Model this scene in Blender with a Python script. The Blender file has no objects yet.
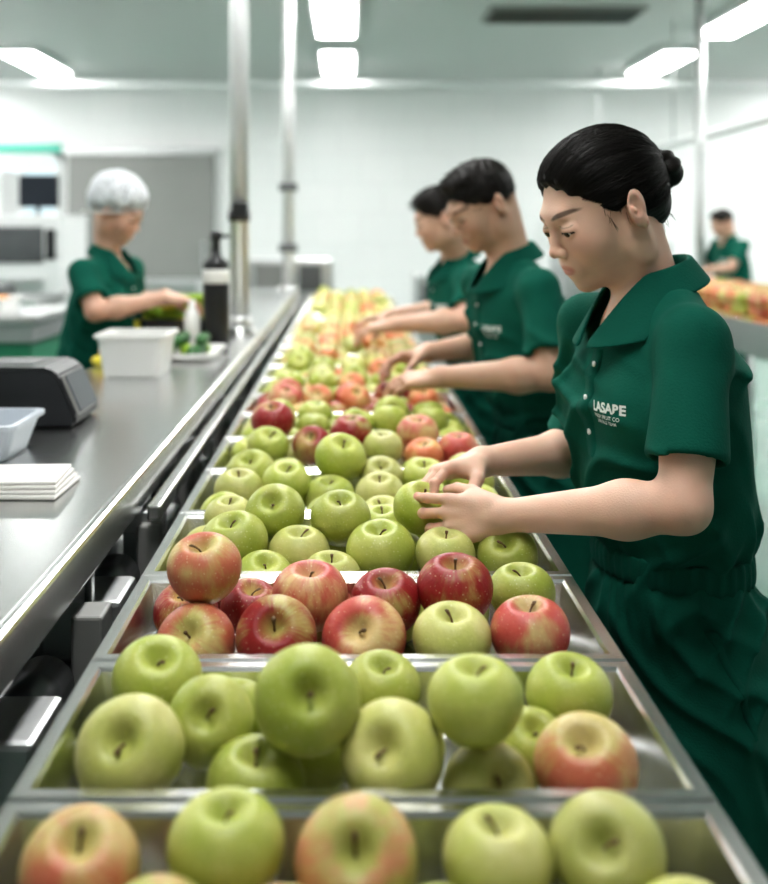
import bpy, bmesh, math, random
import numpy as np
from mathutils import Vector, Matrix, Euler
from mathutils.bvhtree import BVHTree
random.seed(7); rng=np.random.RandomState(5)
sc=bpy.context.scene
FPX=1100.0; VX=349.0; VY=229.0; CH=1.5

# ------------------------------------------------------------------ materials
def nt_new(name):
    m=bpy.data.materials.new(name); m.use_nodes=True
    nt=m.node_tree; b=nt.nodes['Principled BSDF']; return m,nt,b
def N(nt,t,**kw):
    n=nt.nodes.new(t)
    for k,v in kw.items():
        if k in n.inputs: n.inputs[k].default_value=v
        else: setattr(n,k,v)
    return n
def pmat(name,col,rough=.5,metal=0.,var=.08,scale=8.,bump=0.,bscale=60.,stretch=None,emit=None,estr=0,alpha=1,spec=None,trans=0,bdist=.002):
    m,nt,b=nt_new(name); L=nt.links
    tc=N(nt,'ShaderNodeTexCoord'); mp=N(nt,'ShaderNodeMapping'); L.new(tc.outputs['Object'],mp.inputs[0])
    if stretch: mp.inputs['Scale'].default_value=stretch
    no=N(nt,'ShaderNodeTexNoise',Scale=scale,Detail=4.); L.new(mp.outputs[0],no.inputs['Vector'])
    mx=N(nt,'ShaderNodeMix',data_type='RGBA')
    c1=[max(0,c*(1-var)) for c in col[:3]]+[1]; c2=[min(1,c*(1+var)) for c in col[:3]]+[1]
    mx.inputs[6].default_value=c1; mx.inputs[7].default_value=c2
    L.new(no.outputs['Fac'],mx.inputs[0]); L.new(mx.outputs[2],b.inputs['Base Color'])
    b.inputs['Roughness'].default_value=rough; b.inputs['Metallic'].default_value=metal
    if spec is not None: b.inputs['Specular IOR Level'].default_value=spec
    if metal>.5:
        mr=N(nt,'ShaderNodeMapRange'); mr.inputs[3].default_value=rough*.92; mr.inputs[4].default_value=rough*1.10
        L.new(no.outputs['Fac'],mr.inputs[0]); L.new(mr.outputs[0],b.inputs['Roughness'])
    if bump>0:
        n2=N(nt,'ShaderNodeTexNoise',Scale=bscale,Detail=3.); L.new(mp.outputs[0],n2.inputs['Vector'])
        bp=N(nt,'ShaderNodeBump',Strength=bump,Distance=bdist); L.new(n2.outputs['Fac'],bp.inputs['Height']); L.new(bp.outputs[0],b.inputs['Normal'])
    if emit: b.inputs['Emission Color'].default_value=(*emit,1); b.inputs['Emission Strength'].default_value=estr
    if alpha<1: b.inputs['Alpha'].default_value=alpha
    if trans: b.inputs['Transmission Weight'].default_value=trans
    return m
M={}
M['steel']=pmat('brushed_steel',(.66,.665,.66),.25,1.,.03,1.5,0,60.,(6,.5,1))
M['steel_tray']=pmat('tray_steel',(.66,.66,.65),.25,1.,.04,8.,.015,90.,(6,1,1))
M['steel_dull']=pmat('dull_steel',(.56,.57,.57),.42,1.,.08,5.)
M['grey_paint']=pmat('grey_paint',(.25,.25,.24),.5,0,.05,3.)
M['dark']=pmat('dark_machine',(.05,.052,.055),.5,0,.2,6.)
M['dark_steel']=pmat('dark_steel',(.15,.155,.16),.4,.8,.15,6.)
M['black']=pmat('black_plastic',(.018,.019,.021),.38,0,.1,20.)
M['screen']=pmat('screen_glass',(.03,.035,.045),.12,0,.1,5.)
M['white_pl']=pmat('white_plastic',(.78,.78,.76),.35,0,.03,8.)
M['clear_pl']=pmat('frosted_plastic',(.52,.56,.61),.3,0,.04,8.)
M['paper']=pmat('white_paper',(.74,.72,.69),.85,0,.03,20.,.2,40)
M['ceil']=pmat('ceiling_panel',(.58,.58,.575),.7,0,.03,.6)
M['white_paint']=pmat('white_metal_paint',(.74,.75,.75),.35,0,.03,2.)
M['pole']=pmat('pole_metal',(.60,.61,.61),.32,.35,.04,4.)
M['fabric']=pmat('green_fabric',(.0062,.098,.068),.85,0,.18,14.,.4,300.,spec=.15)
M['fabric2']=pmat('green_fabric_trim',(.0058,.092,.064),.87,0,.12,14.,.4,300.,spec=.15)
M['logo']=pmat('logo_white',(.72,.78,.75),.6,0,.02,10.)
M['hair']=pmat('black_hair',(.010,.0078,.0065),.50,0,.5,60.,.5,420.,(.10,1,1),bdist=.0012,spec=.25)
M['shoe']=pmat('black_shoe',(.02,.02,.02),.5)
M['eye']=pmat('eye_white',(.62,.58,.55),.3,0,.04,50.)
M['iris']=pmat('eye_iris',(.02,.011,.008),.15,0,.3,200.)
M['orange']=pmat('orange_veg',(.75,.28,.03),.5,0,.2,9.)
M['yellow']=pmat('yellow_veg',(.70,.60,.06),.45,0,.2,9.)
M['dgreen']=pmat('dark_green_veg',(.02,.11,.02),.4,0,.3,9.)
M['lgreen']=pmat('light_green_veg',(.28,.45,.04),.45,0,.3,9.)
M['teal']=pmat('teal_sign',(.10,.50,.38),.5)
M['glass']=pmat('window_glass',(.50,.62,.68),.15,0,.05,1.,emit=(.65,.85,.95),estr=.25)
M['gpanel']=pmat('green_panel',(.03,.22,.12),.45)
M['light']=pmat('lamp_diffuser',(.9,.9,.9),.5,0,.01,1,emit=(1.0,.995,.985),estr=26.)
M['vent']=pmat('vent_grey',(.30,.30,.29),.6)
def net_mat():
    m,nt,b=nt_new('hair_net_fabric'); L=nt.links
    tc=N(nt,'ShaderNodeTexCoord'); vo=N(nt,'ShaderNodeTexVoronoi',Scale=110.,feature='DISTANCE_TO_EDGE'); L.new(tc.outputs['Object'],vo.inputs['Vector'])
    mr=N(nt,'ShaderNodeMapRange'); mr.inputs[1].default_value=.05; mr.inputs[2].default_value=.25; mr.inputs[3].default_value=1.; mr.inputs[4].default_value=.50; L.new(vo.outputs['Distance'],mr.inputs[0]); L.new(mr.outputs[0],b.inputs['Alpha'])
    b.inputs['Base Color'].default_value=(.86,.89,.92,1); b.inputs['Roughness'].default_value=.7
    no=N(nt,'ShaderNodeTexNoise',Scale=55.,Detail=3.); L.new(tc.outputs['Object'],no.inputs['Vector'])
    bp=N(nt,'ShaderNodeBump',Strength=.8,Distance=.004); L.new(no.outputs['Fac'],bp.inputs['Height']); L.new(bp.outputs[0],b.inputs['Normal']); return m
M['net']=net_mat()
def floor_mat():
    m,nt,b=nt_new('green_epoxy_floor'); L=nt.links
    tc=N(nt,'ShaderNodeTexCoord'); no=N(nt,'ShaderNodeTexNoise',Scale=1.5,Detail=6.); L.new(tc.outputs['Object'],no.inputs['Vector'])
    cr=N(nt,'ShaderNodeValToRGB'); cr.color_ramp.elements[0].color=(.10,.20,.155,1); cr.color_ramp.elements[1].color=(.15,.27,.215,1)
    cr.color_ramp.elements[0].position=.3; cr.color_ramp.elements[1].position=.7
    L.new(no.outputs['Fac'],cr.inputs[0]); L.new(cr.outputs[0],b.inputs['Base Color']); b.inputs['Roughness'].default_value=.22
    return m
def tile_mat():
    m,nt,b=nt_new('white_wall_tile'); L=nt.links
    tc=N(nt,'ShaderNodeTexCoord'); sx=N(nt,'ShaderNodeSeparateXYZ'); cx=N(nt,'ShaderNodeCombineXYZ'); ad=N(nt,'ShaderNodeMath',operation='ADD')
    L.new(tc.outputs['Object'],sx.inputs[0]); L.new(sx.outputs[0],ad.inputs[0]); L.new(sx.outputs[1],ad.inputs[1]); L.new(ad.outputs[0],cx.inputs[0]); L.new(sx.outputs[2],cx.inputs[1])
    br=N(nt,'ShaderNodeTexBrick'); L.new(cx.outputs[0],br.inputs['Vector'])
    br.inputs['Color1'].default_value=(.83,.825,.825,1); br.inputs['Color2'].default_value=(.815,.815,.815,1); br.inputs['Mortar'].default_value=(.73,.73,.73,1)
    br.inputs['Scale'].default_value=1.; br.inputs['Brick Width'].default_value=.6; br.inputs['Row Height'].default_value=.4; br.inputs['Mortar Size'].default_value=.005
    L.new(br.outputs[0],b.inputs['Base Color']); b.inputs['Roughness'].default_value=.35
    return m
M['floor']=floor_mat(); M['tile']=tile_mat()

def apple_mat(name,base1,base2,red=None,cov=.5,red2=None):
    m,nt,b=nt_new(name); L=nt.links
    tc=N(nt,'ShaderNodeTexCoord'); oi=N(nt,'ShaderNodeObjectInfo')
    ml=N(nt,'ShaderNodeMath',operation='MULTIPLY'); ml.inputs[1].default_value=37.; L.new(oi.outputs['Random'],ml.inputs[0])
    cmb=N(nt,'ShaderNodeCombineXYZ'); L.new(ml.outputs[0],cmb.inputs[0]); L.new(ml.outputs[0],cmb.inputs[2])
    av=N(nt,'ShaderNodeVectorMath',operation='ADD'); L.new(tc.outputs['Object'],av.inputs[0]); L.new(cmb.outputs[0],av.inputs[1])
    n1=N(nt,'ShaderNodeTexNoise',Scale=.9,Detail=2.); L.new(av.outputs[0],n1.inputs['Vector'])
    mx=N(nt,'ShaderNodeMix',data_type='RGBA'); mx.inputs[6].default_value=(*base1,1); mx.inputs[7].default_value=(*base2,1)
    mr=N(nt,'ShaderNodeMapRange'); mr.inputs[1].default_value=.3; mr.inputs[2].default_value=.7; L.new(n1.outputs['Fac'],mr.inputs[0]); L.new(mr.outputs[0],mx.inputs[0])
    col=mx.outputs[2]
    nf=N(nt,'ShaderNodeTexNoise',Scale=7.,Detail=5.,Roughness=.65); L.new(av.outputs[0],nf.inputs['Vector'])
    hs=N(nt,'ShaderNodeHueSaturation'); vr=N(nt,'ShaderNodeMapRange'); vr.inputs[3].default_value=.74; vr.inputs[4].default_value=1.22
    ad=N(nt,'ShaderNodeMath',operation='MULTIPLY_ADD'); ad.inputs[1].default_value=.5; L.new(oi.outputs['Random'],ad.inputs[0])
    nfh=N(nt,'ShaderNodeMath',operation='MULTIPLY'); nfh.inputs[1].default_value=.5; L.new(nf.outputs['Fac'],nfh.inputs[0]); L.new(nfh.outputs[0],ad.inputs[2])
    L.new(ad.outputs[0],vr.inputs[0]); L.new(vr.outputs[0],hs.inputs['Value']); L.new(col,hs.inputs['Color']); col=hs.outputs[0]
    sx=N(nt,'ShaderNodeSeparateXYZ'); L.new(tc.outputs['Object'],sx.inputs[0])
    c2=N(nt,'ShaderNodeCombineXYZ'); L.new(sx.outputs[0],c2.inputs[0]); L.new(sx.outputs[1],c2.inputs[1])
    nm=N(nt,'ShaderNodeVectorMath',operation='NORMALIZE'); L.new(c2.outputs[0],nm.inputs[0])
    z2=N(nt,'ShaderNodeMath',operation='MULTIPLY'); z2.inputs[1].default_value=.40; L.new(sx.outputs[2],z2.inputs[0])
    c3=N(nt,'ShaderNodeCombineXYZ'); L.new(z2.outputs[0],c3.inputs[2])
    a2=N(nt,'ShaderNodeVectorMath',operation='ADD'); L.new(nm.outputs[0],a2.inputs[0]); L.new(c3.outputs[0],a2.inputs[1])
    a3=N(nt,'ShaderNodeVectorMath',operation='ADD'); L.new(a2.outputs[0],a3.inputs[0]); L.new(cmb.outputs[0],a3.inputs[1])
    st=N(nt,'ShaderNodeTexNoise',Scale=7.,Detail=6.,Roughness=.65); L.new(a3.outputs[0],st.inputs['Vector'])
    if red:
        n3=N(nt,'ShaderNodeTexNoise',Scale=.75,Detail=2.); L.new(av.outputs[0],n3.inputs['Vector'])
        s1=N(nt,'ShaderNodeMath',operation='MULTIPLY_ADD'); s1.inputs[1].default_value=.36; L.new(st.outputs['Fac'],s1.inputs[0]); L.new(n3.outputs['Fac'],s1.inputs[2])
        rr=N(nt,'ShaderNodeMapRange'); rr.interpolation_type='SMOOTHSTEP'
        c0=.68+(.5-cov)*.45; rr.inputs[1].default_value=c0-.14; rr.inputs[2].default_value=c0+.14; L.new(s1.outputs[0],rr.inputs[0])
        rc=N(nt,'ShaderNodeMix',data_type='RGBA'); rc.inputs[6].default_value=(*red,1); rc.inputs[7].default_value=(*(red2 or red),1); L.new(st.outputs['Fac'],rc.inputs[0])
        zf=N(nt,'ShaderNodeMapRange'); zf.inputs[1].default_value=.15; zf.inputs[2].default_value=.45; L.new(sx.outputs[2],zf.inputs[0])
        rad=N(nt,'ShaderNodeVectorMath',operation='LENGTH'); L.new(c2.outputs[0],rad.inputs[0])
        rf=N(nt,'ShaderNodeMapRange'); rf.inputs[1].default_value=.12; rf.inputs[2].default_value=.42; rf.inputs[3].default_value=.7; rf.inputs[4].default_value=0.; L.new(rad.outputs['Value'],rf.inputs[0])
        cv=N(nt,'ShaderNodeMath',operation='MULTIPLY'); L.new(zf.outputs[0],cv.inputs[0]); L.new(rf.outputs[0],cv.inputs[1])
        sb=N(nt,'ShaderNodeMath',operation='SUBTRACT',use_clamp=True); L.new(rr.outputs[0],sb.inputs[0]); L.new(cv.outputs[0],sb.inputs[1])
        m2=N(nt,'ShaderNodeMix',data_type='RGBA'); L.new(sb.outputs[0],m2.inputs[0]); L.new(col,m2.inputs[6]); L.new(rc.outputs[2],m2.inputs[7]); col=m2.outputs[2]
    vo=N(nt,'ShaderNodeTexVoronoi',Scale=8.5); L.new(av.outputs[0],vo.inputs['Vector'])
    lt=N(nt,'ShaderNodeMapRange'); lt.inputs[1].default_value=.08; lt.inputs[2].default_value=.19; lt.inputs[3].default_value=.6; lt.inputs[4].default_value=0.; L.new(vo.outputs['Distance'],lt.inputs[0])
    m3=N(nt,'ShaderNodeMix',data_type='RGBA'); L.new(lt.outputs[0],m3.inputs[0]); L.new(col,m3.inputs[6]); m3.inputs[7].default_value=(.80,.78,.50,1)
    L.new(m3.outputs[2],b.inputs['Base Color']); b.inputs['Roughness'].default_value=.40; b.inputs['Specular IOR Level'].default_value=.40
    b.inputs['Subsurface Weight'].default_value=.10; b.inputs['Subsurface Radius'].default_value=(.3,.3,.1); b.inputs['Subsurface Scale'].default_value=.02
    bn=N(nt,'ShaderNodeBump',Strength=.12,Distance=.02); L.new(nf.outputs['Fac'],bn.inputs['Height']); L.new(bn.outputs[0],b.inputs['Normal'])
    return m
A={}
A['g']=apple_mat('apple_green',(.335,.400,.065),(.475,.495,.135))
A['y']=apple_mat('apple_yellow_green',(.43,.46,.12),(.56,.53,.22))
A['q']=apple_mat('apple_pale_blush',(.46,.47,.13),(.58,.50,.20),(.60,.20,.12),.34,(.60,.32,.18))
A['b']=apple_mat('apple_blush',(.54,.50,.17),(.60,.46,.20),(.48,.065,.050),.50,(.54,.22,.12))
A['r']=apple_mat('apple_dark_red',(.46,.42,.14),(.50,.32,.13),(.21,.008,.015),.70,(.36,.035,.03))
A['p']=apple_mat('apple_pink_red',(.58,.48,.22),(.60,.40,.2),(.46,.035,.04),.60,(.54,.14,.10))
A['o']=apple_mat('apple_orange_red',(.62,.48,.20),(.64,.42,.16),(.62,.12,.06),.6,(.62,.24,.10))
M['stem']=pmat('apple_stem',(.13,.075,.035),.8)
def skin_mat():
    m,nt,b=nt_new('skin'); L=nt.links
    at=N(nt,'ShaderNodeAttribute',attribute_name='Col'); tc=N(nt,'ShaderNodeTexCoord')
    no=N(nt,'ShaderNodeTexNoise',Scale=30.,Detail=6.); L.new(tc.outputs['Object'],no.inputs['Vector'])
    hs=N(nt,'ShaderNodeHueSaturation'); mr=N(nt,'ShaderNodeMapRange'); mr.inputs[3].default_value=.90; mr.inputs[4].default_value=1.08
    L.new(no.outputs['Fac'],mr.inputs[0]); L.new(mr.outputs[0],hs.inputs['Value']); L.new(at.outputs['Color'],hs.inputs['Color'])
    n3=N(nt,'ShaderNodeTexNoise',Scale=14.,Detail=3.); L.new(tc.outputs['Object'],n3.inputs['Vector'])
    rm=N(nt,'ShaderNodeMapRange'); rm.inputs[1].default_value=.45; rm.inputs[2].default_value=.75; rm.inputs[3].default_value=0; rm.inputs[4].default_value=.30; L.new(n3.outputs['Fac'],rm.inputs[0])
    mx=N(nt,'ShaderNodeMix',data_type='RGBA',blend_type='MULTIPLY'); mx.inputs[7].default_value=(1,.82,.79,1); L.new(rm.outputs[0],mx.inputs[0]); L.new(hs.outputs[0],mx.inputs[6]); L.new(mx.outputs[2],b.inputs['Base Color'])
    n2=N(nt,'ShaderNodeTexNoise',Scale=380.,Detail=3.); L.new(tc.outputs['Object'],n2.inputs['Vector'])
    bp=N(nt,'ShaderNodeBump',Strength=.35,Distance=.001); L.new(n2.outputs['Fac'],bp.inputs['Height']); L.new(bp.outputs[0],b.inputs['Normal'])
    rg=N(nt,'ShaderNodeMapRange'); rg.inputs[3].default_value=.42; rg.inputs[4].default_value=.62; L.new(no.outputs['Fac'],rg.inputs[0]); L.new(rg.outputs[0],b.inputs['Roughness'])
    b.inputs['Specular IOR Level'].default_value=.40
    b.inputs['Subsurface Weight'].default_value=.20; b.inputs['Subsurface Radius'].default_value=(1,.35,.2); b.inputs['Subsurface Scale'].default_value=.007
    return m
M['skin']=skin_mat()

# ------------------------------------------------------------------ helpers
def link(o): sc.collection.objects.link(o); return o
def empty(name,loc=(0,0,0),yaw=0):
    e=bpy.data.objects.new(name,None); e.location=loc; e.rotation_euler=(0,0,yaw); e.empty_display_size=.1; return link(e)
def par(o,e):
    if e is not None:
        o.parent=e; o.matrix_parent_inverse=Matrix.Translation(-Vector(e.location))
def mesh_obj(name,me,mat,parent=None,smooth=False):
    o=bpy.data.objects.new(name,me); link(o)
    if mat: me.materials.append(mat)
    if smooth: me.polygons.foreach_set('use_smooth',[True]*len(me.polygons))
    par(o,parent); return o
def box(name,lo,hi,mat,bev=0.,parent=None,rot=None):
    lo=Vector(lo); hi=Vector(hi); c=(lo+hi)/2; s=hi-lo
    bm=bmesh.new(); bmesh.ops.create_cube(bm,size=1.)
    for v in bm.verts: v.co=Vector((v.co.x*s.x,v.co.y*s.y,v.co.z*s.z))
    if bev>0: bmesh.ops.bevel(bm,geom=bm.edges[:],offset=bev,segments=2,affect='EDGES',profile=.5)
    me=bpy.data.meshes.new(name); bm.to_mesh(me); bm.free()
    o=mesh_obj(name,me,mat,parent); o.location=c
    if rot: o.rotation_euler=rot
    return o
def tube(name,p0,p1,r,mat,parent=None,r2=None,seg=20,bev=0):
    p0=Vector(p0); p1=Vector(p1); d=p1-p0
    bm=bmesh.new(); bmesh.ops.create_cone(bm,cap_ends=True,segments=seg,radius1=r,radius2=r if r2 is None else r2,depth=d.length)
    me=bpy.data.meshes.new(name); bm.to_mesh(me); bm.free()
    o=mesh_obj(name,me,mat,parent)
    for p in me.polygons: p.use_smooth=len(p.vertices)==4
    o.location=(p0+p1)/2; o.rotation_mode='QUATERNION'; o.rotation_quaternion=d.to_track_quat('Z','Y'); return o
def lathe(name,prof,mat,loc,parent=None,seg=32,sy=1.):
    bm=bmesh.new(); rings=[]
    for r,z in prof:
        rings.append([bm.verts.new((r*math.cos(2*math.pi*i/seg),sy*r*math.sin(2*math.pi*i/seg),z)) for i in range(seg)])
    for a,b in zip(rings[:-1],rings[1:]):
        for i in range(seg): bm.faces.new((a[i],a[(i+1)%seg],b[(i+1)%seg],b[i]))
    bm.faces.new(rings[0][::-1]); bm.faces.new(rings[-1])
    me=bpy.data.meshes.new(name); bm.to_mesh(me); bm.free()
    o=mesh_obj(name,me,mat,parent,True); o.location=loc; return o
def open_tub(name,lo,hi,mat,parent=None,taper=.88,th=.004,rim=.008):
    lo=Vector(lo); hi=Vector(hi); c=(lo+hi)/2; sx=(hi.x-lo.x)/2; sy=(hi.y-lo.y)/2; H=hi.z-lo.z
    def ring(sx,sy,z,rc):
        pts=[]
        for q,(ax,ay) in enumerate([(1,1),(-1,1),(-1,-1),(1,-1)]):
            for i in range(5):
                a=math.pi/2*q+math.pi/2*i/4
                pts.append((ax*(sx-rc)+rc*math.cos(a),ay*(sy-rc)+rc*math.sin(a),z))
        return pts
    rc=min(sx,sy)*.22
    prof=[(taper,0,0),(1,H-rim,0),(1,H-rim,rim),(1,H,rim),(1,H,-th),(taper,th*1.5,-th)]
    bm=bmesh.new(); R=[]
    for t,z,off in prof: R.append([bm.verts.new(p) for p in ring(sx*t+off-rim,sy*t+off-rim,z,rc)])
    n=20
    for a,b in zip(R[:-1],R[1:]):
        for i in range(n): bm.faces.new((a[i],a[(i+1)%n],b[(i+1)%n],b[i]))
    bm.faces.new(R[0][::-1]); bm.faces.new(R[-1])
    me=bpy.data.meshes.new(name); bm.to_mesh(me); bm.free()
    o=mesh_obj(name,me,mat,parent); o.location=(c.x,c.y,lo.z); return o

# ------------------------------------------------------------------ SDF modelling
def smx(a,b,k):
    h=np.clip(.5-.5*(b-a)/k,0,1); return (b*(1-h)+a*h+k*h*(1-h)).astype(np.float32)
class Fld:
    def __init__(s,lo,hi,h):
        s.lo=np.array(lo,float); s.h=h; n=np.ceil((np.array(hi,float)-s.lo)/h).astype(int)+1
        s.ax=[s.lo[i]+h*np.arange(n[i]) for i in range(3)]; s.f=np.full(tuple(n),1.,np.float32)
    def ap(s,fn,lo,hi,k=.01,op='u'):
        sl=[]
        for i in range(3):
            a=int(np.searchsorted(s.ax[i],lo[i])); b=int(np.searchsorted(s.ax[i],hi[i]))
            if b<=a: return
            sl.append(slice(a,b))
        X=s.ax[0][sl[0]][:,None,None]; Y=s.ax[1][sl[1]][None,:,None]; Z=s.ax[2][sl[2]][None,None,:]
        d=fn(X,Y,Z).astype(np.float32); a=s.f[tuple(sl)]
        if op=='u':
            h=np.clip(.5+.5*(d-a)/k,0,1); r=d*(1-h)+a*h-k*h*(1-h)
        else:
            r=smx(a,-d,k)
        s.f[tuple(sl)]=r
    def cone(s,a,b,ra,rb,k=.01,op='u',cut=None):
        a=np.array(a,float); b=np.array(b,float); m=max(ra,rb)+k*1.5+.01
        def fn(X,Y,Z):
            ab=b-a; L=ab@ab+1e-12
            t=np.clip(((X-a[0])*ab[0]+(Y-a[1])*ab[1]+(Z-a[2])*ab[2])/L,0,1)
            d=np.sqrt((X-a[0]-t*ab[0])**2+(Y-a[1]-t*ab[1])**2+(Z-a[2]-t*ab[2])**2)-(ra+t*(rb-ra))
            if cut is not None:
                c,n=cut; d=np.maximum(d,(X-c[0])*n[0]+(Y-c[1])*n[1]+(Z-c[2])*n[2])
            return d
        s.ap(fn,np.minimum(a,b)-m,np.maximum(a,b)+m,k,op)
    def ell(s,c,r,k=.01,op='u',R=None):
        c=np.array(c,float); r=np.array(r if hasattr(r,'__len__') else (r,)*3,float); m=(max(r) if R is not None else r)+k*1.5+.01
        def fn(X,Y,Z):
            x,y,z=X-c[0],Y-c[1],Z-c[2]
            if R is not None:
                x,y,z=(R[0][0]*x+R[1][0]*y+R[2][0]*z, R[0][1]*x+R[1][1]*y+R[2][1]*z, R[0][2]*x+R[1][2]*y+R[2][2]*z)
            q=np.sqrt((x/r[0])**2+(y/r[1])**2+(z/r[2])**2); q2=np.sqrt((x/r[0]**2)**2+(y/r[1]**2)**2+(z/r[2]**2)**2)+1e-9
            return q*(q-1)/q2
        s.ap(fn,c-m,c+m,k,op)
    def loft(s,S,k=.02):
        S=np.array(S,float)
        def fn(X,Y,Z):
            z=Z[0,0]; g=[np.interp(z,S[:,0],S[:,i])[None,None,:] for i in range(1,5)]
            for i in range(4):
                w=np.ones(5)/5; p=np.pad(g[i][0,0],2,'edge'); g[i]=np.convolve(p,w,'valid')[None,None,:]
            d=(np.sqrt(((X-g[0])/g[2])**2+((Y-g[1])/g[3])**2)-1)*np.minimum(g[2],g[3])
            return np.maximum(np.maximum(d,S[0,0]-Z),Z-S[-1,0])
        lo=(min(S[:,1]-S[:,3])-.06,min(S[:,2]-S[:,4])-.06,S[0,0]-.06); hi=(max(S[:,1]+S[:,3])+.06,max(S[:,2]+S[:,4])+.06,S[-1,0]+.06)
        s.ap(fn,lo,hi,k)
    def grid(s): return s.ax[0][:,None,None],s.ax[1][None,:,None],s.ax[2][None,None,:]
    def blur(s,n=1):
        for _ in range(n):
            f=s.f
            for ax in range(3):
                g=f.copy(); a=[slice(None)]*3; b=[slice(None)]*3; c=[slice(None)]*3
                a[ax]=slice(0,-2); b[ax]=slice(1,-1); c[ax]=slice(2,None)
                g[tuple(b)]=.25*f[tuple(a)]+.5*f[tuple(b)]+.25*f[tuple(c)]; f=g
            s.f=f
    def mesh(s):
        f=s.f.copy()
        f[0]=f[-1]=1; f[:,0]=f[:,-1]=1; f[:,:,0]=f[:,:,-1]=1
        S=f<0; n=f.shape
        cnt=np.zeros((n[0]-1,n[1]-1,n[2]-1),np.int8)
        for i in (0,1):
            for j in (0,1):
                for k in (0,1): cnt+=S[i:n[0]-1+i,j:n[1]-1+j,k:n[2]-1+k]
        act=(cnt>0)&(cnt<8); idx=np.argwhere(act); vid=-np.ones(act.shape,np.int64); vid[act]=np.arange(len(idx))
        acc=np.zeros((len(idx),3)); num=np.zeros(len(idx))
        C=[(i,j,k) for i in (0,1) for j in (0,1) for k in (0,1)]
        for a in C:
            for ax in range(3):
                if a[ax]: continue
                b=list(a); b[ax]=1
                fa=f[idx[:,0]+a[0],idx[:,1]+a[1],idx[:,2]+a[2]]; fb=f[idx[:,0]+b[0],idx[:,1]+b[1],idx[:,2]+b[2]]
                cr=(fa<0)!=(fb<0); t=np.where(cr,fa/np.where(cr,fa-fb,1),0)
                p=np.tile(np.array(a,float),(len(idx),1)); p[:,ax]+=t
                acc+=p*cr[:,None]; num+=cr
        V=s.lo+s.h*(idx+acc/num[:,None]); Q=[]
        for ax in range(3):
            o=[1,1,1]; o[ax]=0
            s0=[slice(1,-1)]*3; s0[ax]=slice(0,-1); s1=[slice(1,-1)]*3; s1[ax]=slice(1,None)
            D=S[tuple(s0)]!=S[tuple(s1)]; I=np.argwhere(D)+np.array(o); ins=S[I[:,0],I[:,1],I[:,2]]
            u=(ax+1)%3; v=(ax+2)%3
            def g(du,dv):
                J=I.copy(); J[:,u]-=du; J[:,v]-=dv; return vid[J[:,0],J[:,1],J[:,2]]
            q=np.stack([g(1,1),g(0,1),g(0,0),g(1,0)],1); q[~ins]=q[~ins][:,::-1]; Q.append(q)
        return V,np.concatenate(Q)
def np_mesh(name,V,Q,mat,col=None):
    me=bpy.data.meshes.new(name); me.vertices.add(len(V)); me.vertices.foreach_set('co',np.asarray(V,np.float32).ravel())
    me.loops.add(Q.size); me.loops.foreach_set('vertex_index',Q.astype(np.int32).ravel())
    me.polygons.add(len(Q)); me.polygons.foreach_set('loop_start',np.arange(0,Q.size,4,dtype=np.int32))
    me.update(calc_edges=True); me.validate()
    me.polygons.foreach_set('use_smooth',np.ones(len(me.polygons),bool))
    if col is not None:
        at=me.color_attributes.new('Col','FLOAT_COLOR','POINT'); c=np.ones((len(V),4),np.float32); c[:,:3]=col; at.data.foreach_set('color',c.ravel())
    me.materials.append(mat); return me
def xf(V,Mx): m=np.array(Mx); return V@m[:3,:3].T+m[:3,3]
def unit(v): v=np.array(v,float); return v/np.linalg.norm(v)
def rotv(v,ax,a):
    ax=unit(ax); return v*math.cos(a)+np.cross(ax,v)*math.sin(a)+ax*(ax@v)*(1-math.cos(a))
def strands(name,paths,r,mat,E,Mx):
    cu=bpy.data.curves.new(name,'CURVE'); cu.dimensions='3D'; cu.bevel_depth=r; cu.bevel_resolution=0; cu.use_fill_caps=False
    m=np.array(Mx)
    for P in paths:
        P=np.array(P)@m[:3,:3].T+m[:3,3]; sp=cu.splines.new('POLY'); sp.points.add(len(P)-1)
        sp.points.foreach_set('co',np.c_[P,np.ones(len(P))].ravel())
        sp.points.foreach_set('radius',np.interp(np.linspace(0,1,len(P)),[0,.1,.8,1],[.5,1,1,.25]))
    cu.materials.append(mat); o=bpy.data.objects.new(name,cu); link(o); o.parent=E

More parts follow.
